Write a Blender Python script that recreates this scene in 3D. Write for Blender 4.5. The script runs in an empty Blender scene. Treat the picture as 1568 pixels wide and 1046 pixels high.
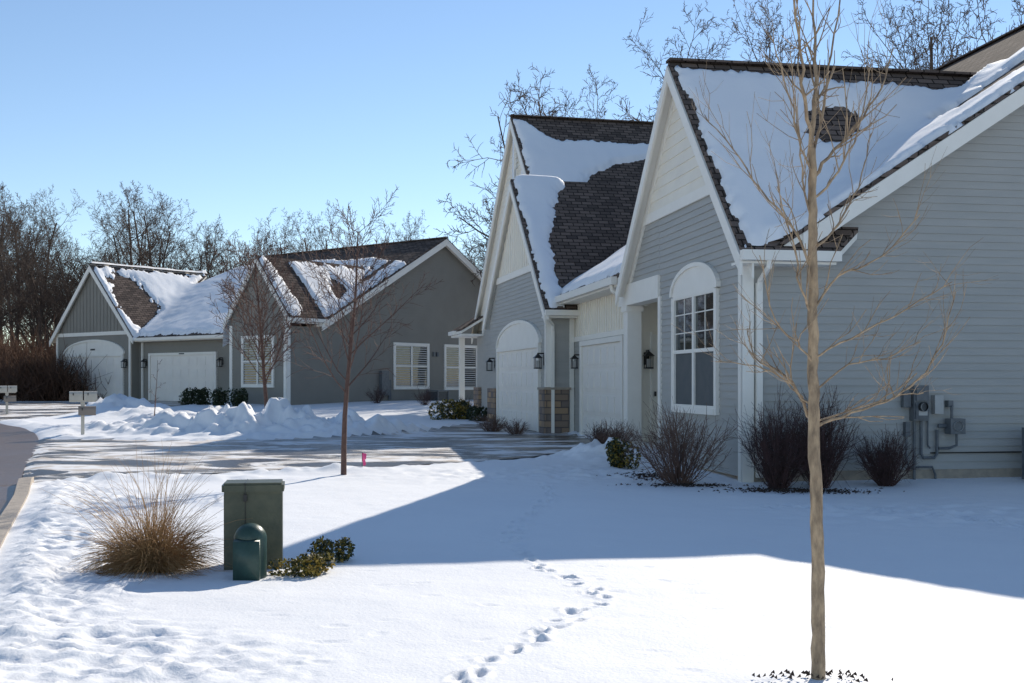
import bpy, math, random
import numpy as np
from mathutils import Vector, Matrix, noise

random.seed(7)
scene = bpy.context.scene
COL = scene.collection

# ------------------------------------------------------------------ materials
def mk(name):
    m = bpy.data.materials.new(name); m.use_nodes = True
    nt = m.node_tree; b = nt.nodes['Principled BSDF']
    return m, nt, b
def N(nt, t, **k):
    n = nt.nodes.new(t)
    for a, v in k.items():
        if a in n.inputs: n.inputs[a].default_value = v
        else: setattr(n, a, v)
    return n
def c4(c): return (c[0], c[1], c[2], 1)
def ramp(nt, fac, stops):
    r = nt.nodes.new('ShaderNodeValToRGB'); e = r.color_ramp.elements
    while len(e) < len(stops): e.new(0.5)
    for i, (p, c) in enumerate(stops):
        e[i].position = p; e[i].color = c4(c)
    nt.links.new(fac, r.inputs[0]); return r.outputs[0]
def mat(name, c1, c2=None, scale=5, rough=.6, bump=0, bscale=60, spec=.4, metal=0, stretch=None):
    m, nt, b = mk(name)
    b.inputs['Roughness'].default_value = rough
    b.inputs['Specular IOR Level'].default_value = spec
    b.inputs['Metallic'].default_value = metal
    tc = N(nt, 'ShaderNodeTexCoord'); v = tc.outputs['Object']
    if stretch:
        mp = N(nt, 'ShaderNodeMapping'); mp.inputs['Scale'].default_value = stretch
        nt.links.new(v, mp.inputs[0]); v = mp.outputs[0]
    if c2 is None: c2 = tuple(x*.86 for x in c1)
    n = N(nt, 'ShaderNodeTexNoise', Scale=scale, Detail=6.0, Roughness=.6); nt.links.new(v, n.inputs['Vector'])
    nt.links.new(ramp(nt, n.outputs['Fac'], [(.35, c2), (.65, c1)]), b.inputs['Base Color'])
    if bump:
        n2 = N(nt, 'ShaderNodeTexNoise', Scale=bscale, Detail=4.0); nt.links.new(v, n2.inputs['Vector'])
        bp = N(nt, 'ShaderNodeBump', Strength=bump, Distance=.02)
        nt.links.new(n2.outputs['Fac'], bp.inputs['Height']); nt.links.new(bp.outputs[0], b.inputs['Normal'])
    return m
M_gray = mat('siding_gray', (.43, .42, .39), (.39, .385, .36), 1.2, .55, .15, 40, .3, stretch=(1, 1, 6))
M_gray3 = mat('siding_dark_gray', (.265, .25, .215), (.24, .225, .195), 1.2, .6, .15, 40, .3)
M_cream = mat('siding_cream', (.88, .82, .70), (.83, .77, .66), 2, .55)
M_white = mat('trim_white', (.89, .85, .77), (.85, .81, .73), 3, .5)
M_door = mat('garage_door_white', (.89, .84, .76), (.84, .79, .72), 2, .45)
M_dark = mat('black_metal', (.02, .02, .02), (.03, .03, .03), 8, .4)
M_util = mat('utility_gray', (.15, .16, .165), (.10, .11, .12), 8, .4)
M_green = mat('pedestal_green', (.105, .11, .07), (.065, .075, .05), 7, .45, .15, 50)
M_teal = mat('pedestal_teal', (.035, .075, .062), (.025, .055, .045), 7, .38, .1, 50)
M_bark = mat('sapling_bark', (.50, .365, .23), (.20, .145, .095), 26, .8, .5, 60, stretch=(1, 1, .35))
M_bark2 = mat('red_twig_bark', (.15, .085, .065), (.09, .05, .04), 20, .8)
M_bark3 = mat('forest_bark', (.14, .10, .075), (.075, .053, .042), 3, .9)
M_brush = mat('brush_brown', (.17, .085, .05), (.09, .05, .03), .6, .9)
M_shrub = mat('bare_shrub_twigs', (.20, .12, .085), (.12, .07, .055), 6, .85)
M_shrubd = mat('dark_shrub_twigs', (.10, .05, .045), (.055, .033, .03), 6, .85)
M_grass = mat('dry_grass_blades', (.46, .29, .13), (.26, .14, .06), 9, .7)
M_ever = mat('boxwood_leaves', (.04, .055, .02), (.02, .03, .012), 12, .6)
M_yel = mat('juniper_leaves', (.40, .26, .04), (.10, .10, .02), 9, .6)
M_pink = mat('pink_flag_vinyl', (.85, .10, .28), None, 3, .5)
M_mulch = mat('mulch', (.06, .04, .03), (.03, .02, .015), 30, .9, .5)
M_blind = mat('window_blinds', (.50, .49, .46), None, 3, .6)
M_conc = mat('foundation_concrete', (.42, .35, .27), (.31, .27, .22), 8, .8)
M_screen = mat('insect_screen', (.11, .115, .115), (.09, .10, .10), 4, .7)

def glass():
    m, nt, b = mk('window_glass')
    b.inputs['Base Color'].default_value = (.02, .028, .026, 1)
    b.inputs['Roughness'].default_value = .03
    b.inputs['Specular IOR Level'].default_value = 1.0
    tc = N(nt, 'ShaderNodeTexCoord')
    n = N(nt, 'ShaderNodeTexNoise', Scale=1.3); nt.links.new(tc.outputs['Object'], n.inputs['Vector'])
    bp = N(nt, 'ShaderNodeBump', Strength=.05, Distance=.05)
    nt.links.new(n.outputs['Fac'], bp.inputs['Height']); nt.links.new(bp.outputs[0], b.inputs['Normal'])
    return m
M_glass = glass()

def shingle():
    m, nt, b = mk('asphalt_shingles')
    uv = N(nt, 'ShaderNodeUVMap')
    br = N(nt, 'ShaderNodeTexBrick', Scale=1.0)
    br.inputs['Brick Width'].default_value = .3; br.inputs['Row Height'].default_value = .145
    br.inputs['Mortar Size'].default_value = .014; br.inputs['Mortar Smooth'].default_value = .3
    br.inputs['Color1'].default_value = (.19, .145, .12, 1); br.inputs['Color2'].default_value = (.085, .068, .06, 1)
    br.inputs['Mortar'].default_value = (.03, .024, .02, 1); br.inputs['Bias'].default_value = -.05
    nt.links.new(uv.outputs[0], br.inputs['Vector'])
    n = N(nt, 'ShaderNodeTexNoise', Scale=60.0, Detail=3.0); nt.links.new(uv.outputs[0], n.inputs['Vector'])
    mx = N(nt, 'ShaderNodeMix', data_type='RGBA', blend_type='OVERLAY'); mx.inputs[0].default_value = .7
    nt.links.new(br.outputs['Color'], mx.inputs[6]); nt.links.new(n.outputs['Fac'], mx.inputs[7])
    nt.links.new(mx.outputs[2], b.inputs['Base Color']); b.inputs['Roughness'].default_value = 1.0
    b.inputs['Specular IOR Level'].default_value = .06
    bp = N(nt, 'ShaderNodeBump', Strength=.8, Distance=.02, invert=True)
    nt.links.new(br.outputs['Fac'], bp.inputs['Height']); nt.links.new(bp.outputs[0], b.inputs['Normal'])
    return m
M_shin = shingle()

def stone():
    m, nt, b = mk('stone_veneer')
    uv = N(nt, 'ShaderNodeUVMap')
    br = N(nt, 'ShaderNodeTexBrick', Scale=1.0)
    br.inputs['Brick Width'].default_value = .38; br.inputs['Row Height'].default_value = .17
    br.inputs['Mortar Size'].default_value = .012
    br.inputs['Color1'].default_value = (.42, .28, .16, 1); br.inputs['Color2'].default_value = (.17, .14, .13, 1)
    br.inputs['Mortar'].default_value = (.12, .10, .09, 1)
    nt.links.new(uv.outputs[0], br.inputs['Vector'])
    nt.links.new(br.outputs['Color'], b.inputs['Base Color']); b.inputs['Roughness'].default_value = .85
    bp = N(nt, 'ShaderNodeBump', Strength=1, Distance=.03, invert=True)
    nt.links.new(br.outputs['Fac'], bp.inputs['Height']); nt.links.new(bp.outputs[0], b.inputs['Normal'])
    return m
M_stone = stone()

def snow(name, detail=1.0):
    m, nt, b = mk(name)
    tc = N(nt, 'ShaderNodeTexCoord')
    n = N(nt, 'ShaderNodeTexNoise', Scale=.6, Detail=5.0); nt.links.new(tc.outputs['Object'], n.inputs['Vector'])
    nt.links.new(ramp(nt, n.outputs['Fac'], [(.3, (.86, .865, .875)), (.7, (.90, .90, .90))]), b.inputs['Base Color'])
    b.inputs['Roughness'].default_value = .65; b.inputs['Specular IOR Level'].default_value = .2
    a = N(nt, 'ShaderNodeTexNoise', Scale=2.2, Detail=8.0, Roughness=.6); nt.links.new(tc.outputs['Object'], a.inputs['Vector'])
    c = N(nt, 'ShaderNodeTexNoise', Scale=45.0, Detail=4.0); nt.links.new(tc.outputs['Object'], c.inputs['Vector'])
    b1 = N(nt, 'ShaderNodeBump', Strength=.4*detail, Distance=.05); nt.links.new(a.outputs['Fac'], b1.inputs['Height'])
    b2 = N(nt, 'ShaderNodeBump', Strength=.4*detail, Distance=.01); nt.links.new(c.outputs['Fac'], b2.inputs['Height'])
    nt.links.new(b1.outputs[0], b2.inputs['Normal']); nt.links.new(b2.outputs[0], b.inputs['Normal'])
    return m
M_snow = snow('snow'); M_snowr = snow('roof_snow', .6)

def paved(name, thr, asphalt, asph2, sc=.5, stretch=(1, 1, 1), rot=0, soft=.035, snowc=((.60, .53, .46), (.84, .83, .82)), dist=0.0):
    m, nt, b = mk(name)
    tc = N(nt, 'ShaderNodeTexCoord')
    mp = N(nt, 'ShaderNodeMapping'); mp.inputs['Scale'].default_value = stretch; mp.inputs['Rotation'].default_value = (0, 0, rot)
    nt.links.new(tc.outputs['Object'], mp.inputs[0])
    n = N(nt, 'ShaderNodeTexNoise', Scale=sc, Detail=10.0, Roughness=.66, Distortion=dist); nt.links.new(mp.outputs[0], n.inputs['Vector'])
    f = N(nt, 'ShaderNodeTexNoise', Scale=18.0, Detail=4.0); nt.links.new(tc.outputs['Object'], f.inputs['Vector'])
    asp = ramp(nt, f.outputs['Fac'], [(.3, asph2), (.7, asphalt)])
    mask = ramp(nt, n.outputs['Fac'], [(thr, (0, 0, 0)), (thr+soft, (1, 1, 1))])
    f2 = N(nt, 'ShaderNodeTexNoise', Scale=2.5, Detail=6.0); nt.links.new(tc.outputs['Object'], f2.inputs['Vector'])
    sn = ramp(nt, f2.outputs['Fac'], [(.38, snowc[0]), (.55, snowc[1])])
    mx = N(nt, 'ShaderNodeMix', data_type='RGBA'); nt.links.new(mask, mx.inputs[0])
    nt.links.new(asp, mx.inputs[6]); nt.links.new(sn, mx.inputs[7]); nt.links.new(mx.outputs[2], b.inputs['Base Color'])
    rr = N(nt, 'ShaderNodeMapRange'); rr.inputs['To Min'].default_value = .30; rr.inputs['To Max'].default_value = .75
    nt.links.new(mask, rr.inputs[0]); nt.links.new(rr.outputs[0], b.inputs['Roughness'])
    ad = N(nt, 'ShaderNodeMath', operation='ADD'); nt.links.new(mask, ad.inputs[0]); nt.links.new(n.outputs['Fac'], ad.inputs[1])
    bp = N(nt, 'ShaderNodeBump', Strength=.8, Distance=.04); nt.links.new(ad.outputs[0], bp.inputs['Height'])
    nt.links.new(bp.outputs[0], b.inputs['Normal'])
    return m
M_road = paved('road_asphalt', .70, (.20, .13, .085), (.14, .095, .065), .8)
M_drive = paved('driveway_slush', .475, (.085, .068, .055), (.05, .042, .036), .55, (.6, 1.8, 1), .25, .05, dist=.6)

# ------------------------------------------------------------------ mesh helpers
def empty(name, loc=(0, 0, 0)):
    e = bpy.data.objects.new(name, None); e.location = loc; COL.objects.link(e); return e
def link(name, me, parent=None, smooth=False):
    o = bpy.data.objects.new(name, me); COL.objects.link(o)
    if parent is not None:
        o.parent = parent; o.matrix_parent_inverse = Matrix.Translation(parent.location).inverted()
    if smooth: me.polygons.foreach_set('use_smooth', [True]*len(me.polygons))
    return o

class MB:
    def __init__(s, mats): s.v = []; s.f = []; s.m = []; s.mats = mats
    def add(s, vs, fs, m=0):
        o = len(s.v); s.v += [tuple(x) for x in vs]
        for f in fs: s.f.append([o+i for i in f]); s.m.append(m)
    def hexa(s, p, m=0):
        s.add(p, [(0, 3, 2, 1), (4, 5, 6, 7), (0, 1, 5, 4), (1, 2, 6, 5), (2, 3, 7, 6), (3, 0, 4, 7)], m)
    def box(s, F, u0, u1, v0, v1, z0, z1, m=0):
        s.hexa([F(u0, v0, z0), F(u1, v0, z0), F(u1, v1, z0), F(u0, v1, z0), F(u0, v0, z1), F(u1, v0, z1), F(u1, v1, z1), F(u0, v1, z1)], m)
    def beam(s, p, q, w, h, m=0):
        p = Vector(p); q = Vector(q); d = (q-p); side = Vector((0, 0, 1)).cross(d)
        if side.length < 1e-5: side = Vector((1, 0, 0)); dn = Vector((0, h, 0))
        else: dn = Vector((0, 0, -h))
        side = side.normalized()*w/2
        s.hexa([p-side+dn, p+side+dn, q+side+dn, q-side+dn, p-side, p+side, q+side, q-side], m)
    def prism(s, pts, off, m=0, mside=None):
        n = len(pts); pts = [Vector(p) for p in pts]; off = Vector(off)
        s.add(pts, [tuple(range(n))], m); o2 = [p+off for p in pts]
        s.add(o2, [tuple(range(n-1, -1, -1))], mside if mside is not None else m)
        for i in range(n):
            j = (i+1) % n
            s.add([pts[i], pts[j], o2[j], o2[i]], [(0, 1, 2, 3)], mside if mside is not None else m)
    def tube(s, pts, r, m=0, n=8):
        pts = [Vector(p) for p in pts]; o = len(s.v); ref = Vector((.31, .77, .55)).normalized()
        for i, p in enumerate(pts):
            d = pts[min(i+1, len(pts)-1)]-pts[max(i-1, 0)]; a = d.cross(ref).normalized(); b = d.cross(a).normalized()
            for j in range(n): t = 2*math.pi*j/n; s.v.append(tuple(p+a*r*math.cos(t)+b*r*math.sin(t)))
        for i in range(len(pts)-1):
            for j in range(n): s.f.append([o+i*n+j, o+i*n+(j+1) % n, o+(i+1)*n+(j+1) % n, o+(i+1)*n+j]); s.m.append(m)
    def build(s, name, parent=None, smooth=False):
        me = bpy.data.meshes.new(name); me.from_pydata(s.v, [], s.f)
        for mt in s.mats: me.materials.append(mt)
        me.polygons.foreach_set('material_index', s.m)
        uv = me.uv_layers.new(name='UVMap'); Z = Vector((0, 0, 1)); data = []
        for p in me.polygons:
            n = p.normal; h = Z.cross(n)
            if h.length < 1e-3: h = Vector((1, 0, 0))
            h.normalize(); w = n.cross(h)
            for vi in p.vertices:
                c = me.vertices[vi].co; data += [c.dot(h), c.dot(w)]
        uv.data.foreach_set('uv', data)
        return link(name, me, parent, smooth)

class Frame:
    def __init__(s, ox, oy, dx, dy):
        l = math.hypot(dx, dy); s.o = Vector((ox, oy, 0)); s.d = Vector((dx/l, dy/l, 0)); s.s = Vector((dy/l, -dx/l, 0))
    def __call__(s, u, v, z=0): return s.o+s.d*u+s.s*v+Vector((0, 0, z))

def clipz(poly, zc, keep_above):
    out = []; n = len(poly)
    for i in range(n):
        a = poly[i]; b = poly[(i+1) % n]
        ia = (a[1] >= zc) if keep_above else (a[1] <= zc); ib = (b[1] >= zc) if keep_above else (b[1] <= zc)
        if ia: out.append(a)
        if ia != ib:
            t = (zc-a[1])/(b[1]-a[1]); out.append((a[0]+(b[0]-a[0])*t, zc))
    return out
def siding(mb, O, A, Nn, poly, expo=.115, m=0):
    z = min(p[1] for p in poly); zt = max(p[1] for p in poly); O = Vector(O)
    while z < zt-1e-4:
        z1 = min(z+expo, zt); c = clipz(clipz(poly, z, True), z1, False)
        if len(c) >= 3:
            mb.add([O+A*a+Nn*(.004+.016*(1-(zz-z)/expo))+Vector((0, 0, zz)) for a, zz in c], [tuple(range(len(c)))], m)
            lo = [a for a, zz in c if abs(zz-z) < 1e-4]
            if len(lo) >= 2:
                a0, a1 = min(lo), max(lo)
                mb.add([O+A*a0+Nn*.004+Vector((0, 0, z)), O+A*a1+Nn*.004+Vector((0, 0, z)), O+A*a1+Nn*.02+Vector((0, 0, z)), O+A*a0+Nn*.02+Vector((0, 0, z))], [(0, 1, 2, 3)], m)
        z = z1
def batten(mb, O, A, Nn, poly, sp=.3, m=0):
    O = Vector(O); mb.add([O+A*a+Vector((0, 0, z)) for a, z in poly], [tuple(range(len(poly)))], m)
    a0 = min(p[0] for p in poly); a1 = max(p[0] for p in poly); a = a0+sp/2
    while a < a1:
        zs = []
        for i in range(len(poly)):
            p, q = poly[i], poly[(i+1) % len(poly)]
            if (p[0]-a)*(q[0]-a) < 0: zs.append(p[1]+(q[1]-p[1])*(a-p[0])/(q[0]-p[0]))
        if len(zs) >= 2:
            z0, z1 = min(zs), max(zs); P = lambda aa, n, z: O+A*aa+Nn*n+Vector((0, 0, z))
            mb.hexa([P(a-.025, .0, z0), P(a+.025, .0, z0), P(a+.025, .02, z0), P(a-.025, .02, z0), P(a-.025, .0, z1), P(a+.025, .0, z1), P(a+.025, .02, z1), P(a-.025, .02, z1)], m)
        a += sp

class Wall:
    def __init__(s, O, A, Nn): s.O = Vector(O); s.A = A; s.N = Nn
    def __call__(s, a, n, z): return s.O+s.A*a+s.N*n+Vector((0, 0, z))
    def box(s, mb, a0, a1, n0, n1, z0, z1, m=0):
        mb.hexa([s(a0, n0, z0), s(a1, n0, z0), s(a1, n1, z0), s(a0, n1, z0), s(a0, n0, z1), s(a1, n0, z1), s(a1, n1, z1), s(a0, n1, z1)], m)
    def arch(s, mb, a0, a1, z, rise, n0, n1, m=0, seg=20, flat=None):
        pts = [(a0+(a1-a0)*i/seg, z+rise*math.sqrt(max(0, 1-(2*i/seg-1)**2))) for i in range(seg+1)]
        mb.prism([s(a, n1, zz) for a, zz in pts], s.N*(n0-n1), m)
    def archring(s, mb, a0, a1, z, rise, w, n0, n1, m=0, seg=20):
        def pt(i, k):
            th = math.pi*(1-i/seg); ca = (a0+a1)/2
            return (ca+((a1-a0)/2+k)*math.cos(th), z+(rise+k)*math.sin(th))
        for i in range(seg):
            p, q, r, t = pt(i, 0), pt(i+1, 0), pt(i+1, w), pt(i, w)
            mb.hexa([s(p[0], n0, p[1]), s(q[0], n0, q[1]), s(r[0], n0, r[1]), s(t[0], n0, t[1]), s(p[0], n1, p[1]), s(q[0], n1, q[1]), s(r[0], n1, r[1]), s(t[0], n1, t[1])], m)

def garage_door(W, a0, a1, z0, z1, parent, arch=0, name='garage_door'):
    mb = MB([M_door, M_white]); W.box(mb, a0, a1, .0, .03, z0, z1, 0)
    nr, nc = 4, max(4, int((a1-a0)/.6)); rh = (z1-z0)/nr; cw = (a1-a0)/nc
    for r in range(nr):
        W.box(mb, a0+.01, a1-.01, .025, .045, z0+r*rh+.014, z0+(r+1)*rh-.014, 0)
        for c in range(nc):
            W.box(mb, a0+c*cw+.07, a0+(c+1)*cw-.07, .04, .062, z0+r*rh+.09, z0+(r+1)*rh-.09, 0)
    t = .13
    W.box(mb, a0-t, a0, .0, .10, z0, z1, 1); W.box(mb, a1, a1+t, .0, .10, z0, z1, 1)
    W.box(mb, a0-t, a1+t, .0, .105, z1, z1+.12, 1)
    if arch:
        W.arch(mb, a0-t, a1+t, z1+.12, arch, .0, .06, 1); W.archring(mb, a0-t, a1+t, z1+.12, arch, .09, .0, .1, 1)
    return mb.build(name, parent)

def window(W, a0, a1, z0, z1, parent, panes=2, rows=2, cols=2, arch=0, blinds=False, name='window'):
    mb = MB([M_white, M_glass, M_blind, M_screen]); t = .09
    W.box(mb, a0-t, a0, .0, .07, z0-t, z1, 0); W.box(mb, a1, a1+t, .0, .07, z0-t, z1, 0)
    W.box(mb, a0, a1, .0, .085, z0-t, z0, 0)
    if not arch: W.box(mb, a0-t, a1+t, .0, .075, z1, z1+t, 0)
    else:
        W.box(mb, a0, a1, .0, .065, z1-.03, z1+.02, 0)
        W.arch(mb, a0-t, a1+t, z1+.02, arch, .0, .055, 0); W.archring(mb, a0-t, a1+t, z1+.02, arch, .07, 0, .085, 0)
    W.box(mb, a0, a1, .0, .022, z0, z1, 1)
    pw = (a1-a0)/panes; zm = (z0+z1)/2
    for i in range(panes):
        p0 = a0+i*pw; p1 = p0+pw
        if blinds:
            z = z0+.07
            while z < z1-.08:
                W.box(mb, p0+.07, p1-.07, .023, .034, z, z+.05, 2)
                z += .105
        for (q0, q1) in ((p0, p0+.045), (p1-.045, p1)): W.box(mb, q0, q1, .022, .06, z0, z1, 0)
        W.box(mb, p0+.045, p1-.045, .022, .058, z0, z0+.05, 0); W.box(mb, p0+.045, p1-.045, .022, .058, z1-.05, z1, 0)
        W.box(mb, p0+.045, p1-.045, .022, .056, zm-.03, zm+.03, 0)
        if not blinds:
            for c in range(1, cols):
                x = p0+c*pw/cols; W.box(mb, x-.009, x+.009, .022, .034, zm+.03, z1-.05, 0)
            for r in range(1, rows+1):
                zz = zm+(z1-zm)*r/(rows+1); W.box(mb, p0+.045, p1-.045, .022, .036, zz-.009, zz+.009, 0)
            W.box(mb, p0+.045, p1-.045, .022, .026, z0+.05, zm-.03, 3)
    return mb.build(name, parent)

def lantern(P, Nn, parent, sc=1.0, name='wall_lantern'):
    mb = MB([M_dark, M_blind]); P = Vector(P); A = Vector((0, 0, 1)).cross(Nn)
    W = Wall(P, A, Nn); k = sc
    W.box(mb, -.05*k, .05*k, 0, .02, -.1*k, .12*k)
    W.box(mb, -.012, .012, .02, .15*k, .13*k, .16*k); W.box(mb, -.012, .012, .0, .02, .1*k, .16*k)
    n = .14*k
    W.box(mb, -.07*k, .07*k, n-.07*k, n+.07*k, -.17*k, -.145*k)
    for sx in (-1, 1):
        for sy in (-1, 1): W.box(mb, sx*.06*k-.008, sx*.06*k+.008, n+sy*.06*k-.008, n+sy*.06*k+.008, -.145*k, .05*k)
    W.box(mb, -.03*k, .03*k, n-.03*k, n+.03*k, -.145*k, .0*k, 1)
    b = [W(x*.09*k, n+y*.09*k, .05*k) for x, y in ((-1, -1), (1, -1), (1, 1), (-1, 1))]; t = W(0, n, .15*k)
    mb.add(b+[t], [(0, 1, 2, 3), (0, 1, 4), (1, 2, 4), (2, 3, 4), (3, 0, 4)])
    return mb.build(name, parent)

def roofslab(top, soff, pts):
    top.prism(pts, (0, 0, -.07), 0); c = sum((Vector(p) for p in pts), Vector())/len(pts)
    soff.prism([Vector(p)+(c-Vector(p)).normalized()*.025+Vector((0, 0, -.072)) for p in pts], (0, 0, -.1), 0)

def snow_roof(F, zf, u0, u1, v0, v1, res, mask, th, parent, name='roof_snow', ragged=.1):
    nu = int((u1-u0)/res)+1; nv = int((v1-v0)/res)+1; vs = []; ms = []
    for i in range(nu+1):
        for j in range(nv+1):
            u = u0+(u1-u0)*i/nu; v = v0+(v1-v0)*j/nv
            m = mask(u, v)+ragged*noise.noise(Vector((u*2.2, v*2.2, 3)))+ragged*.8*noise.noise(Vector((u*7, v*7, 9)))+ragged*.35*noise.noise(Vector((u*17, v*17, 1)))
            h = min(1, max(0, m)/.22); h = math.sqrt(h*(2-h)) if h > 0 else 0
            ms.append(m); vs.append(F(u, v, zf(u, v)+(h*th*(1+.4*noise.noise(Vector((u*.9, v*.9, 5)))+.12*noise.noise(Vector((u*3, v*3, 5))))+.004 if m > 0 else -.05)))
    fs = []
    for i in range(nu):
        for j in range(nv):
            a = i*(nv+1)+j; q = (a, a+1, a+nv+2, a+nv+1)
            if max(ms[k] for k in q) > 0: fs.append(q)
    me = bpy.data.meshes.new(name); me.from_pydata([tuple(v) for v in vs], [], fs); me.materials.append(M_snowr)
    return link(name, me, parent, True)
def smax(a, b, k=.3):
    h = max(k-abs(a-b), 0)/k; return max(a, b)+h*h*k*.25
def interp(x, P):
    if x <= P[0][0]: return P[0][1]
    for (a, b), (c, d) in zip(P[:-1], P[1:]):
        if x <= c: return b+(d-b)*(x-a)/(c-a)
    return P[-1][1]

# ------------------------------------------------------------------ ground
def ss(a, b, x):
    t = np.clip((x-a)/(b-a), 0, 1); return t*t*(3-2*t)
_rs = np.random.RandomState(5); _lat = _rs.rand(256, 256)
def vn(x, y, f, s=0):
    x = x*f+s*17.3+1000; y = y*f+s*9.1+1000; xi = np.floor(x).astype(int); yi = np.floor(y).astype(int)
    fx = x-xi; fy = y-yi; fx = fx*fx*(3-2*fx); fy = fy*fy*(3-2*fy)
    L = lambda a, b: _lat[a % 256, b % 256]
    return (L(xi, yi)*(1-fx)+L(xi+1, yi)*fx)*(1-fy)+(L(xi, yi+1)*(1-fx)+L(xi+1, yi+1)*fx)*fy-.5
ROAD = [(6, -25), (1.5, -8), (-1.6, 1), (-3.2, 6), (-4.5, 9.5), (-5.6, 12.5), (-6.9, 16), (-8.5, 20), (-10.3, 25), (-13, 31), (-17.5, 38), (-24, 45), (-36, 53), (-60, 62), (-120, 75)]
DRIVE = [(2.5, 24.1), (1.4, 22.3), (.3, 20.6), (-2, 19.2), (-5, 18.0), (-7.5, 16.6), (-11.1, 26.2), (-7, 25.2), (-3.9, 26.6), (-2.2, 30), (-1.6, 35.0), (.1, 35.2), (1.2, 29.2)]
DRIVE3 = [(-13.2, 51.6), (-14, 46), (-17.0, 36.6), (-24.0, 44.6), (-24, 58), (-21.5, 58), (-17.5, 55)]
def sdist(x, y, line):
    best = np.full(x.shape, 1e9); sg = np.ones(x.shape)
    for (ax, ay), (bx, by) in zip(line[:-1], line[1:]):
        dx, dy = bx-ax, by-ay; l2 = dx*dx+dy*dy
        t = np.clip(((x-ax)*dx+(y-ay)*dy)/l2, 0, 1); px = x-ax-t*dx; py = y-ay-t*dy; d = np.hypot(px, py)
        cr = dx*py-dy*px; b = d < best; best = np.where(b, d, best); sg = np.where(b, np.where(cr < 0, 1., -1.), sg)
    return best*sg
def inpoly(x, y, poly):
    ins = np.zeros(x.shape, bool); n = len(poly)
    for i in range(n):
        (x1, y1), (x2, y2) = poly[i], poly[(i+1) % n]
        c = ((y1 > y) != (y2 > y)); xx = (x2-x1)*(y-y1)/((y2-y1) if y2 != y1 else 1e-9)+x1
        ins ^= c & (x < xx)
    return ins
def pdist(x, y, poly):
    d = np.abs(sdist(x, y, poly+[poly[0]])); return np.where(inpoly(x, y, poly), -d, d)
PILES = [(-6.9, 27.2, 1.6, .8, .44), (-5.4, 27.8, 1.4, .8, .44), (-8.7, 27.8, 1.0, .7, .32), (-4.1, 28.4, 1.3, .7, .26), (-10.3, 29.2, .9, .7, .27),
         (-16.5, 42.5, 2.4, 1.4, .46), (-14.0, 41.5, 1.4, 1.0, .34), (-19.2, 44.5, 2.2, 1.3, .44), (-12.4, 39, 1.6, 1.2, .28), (-11, 34, 1, 1.2, .2),
         (1.7, 20.6, .6, .5, .34), (2.3, 19.9, .7, .5, .18), (-2.8, 29.6, .7, 1.4, .2), (-7.3, 15.8, .7, .5, .1), (-5.6, 17.2, 1.8, .3, .10), (-3.2, 18.3, 1.5, .3, .08)]
TRAIL = [(-.42, 5.1), (-.27, 5.67), (-.05, 6.15), (.12, 6.7), (.35, 7.16), (.42, 7.5), (.64, 7.75), (.60, 8.2), (.48, 8.6), (.30, 9.0), (.22, 9.33), (.065, 10.2), (.0, 11.3), (.1, 12.2), (.3, 13.2), (.5, 14.6), (.5, 16.5)]
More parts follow.
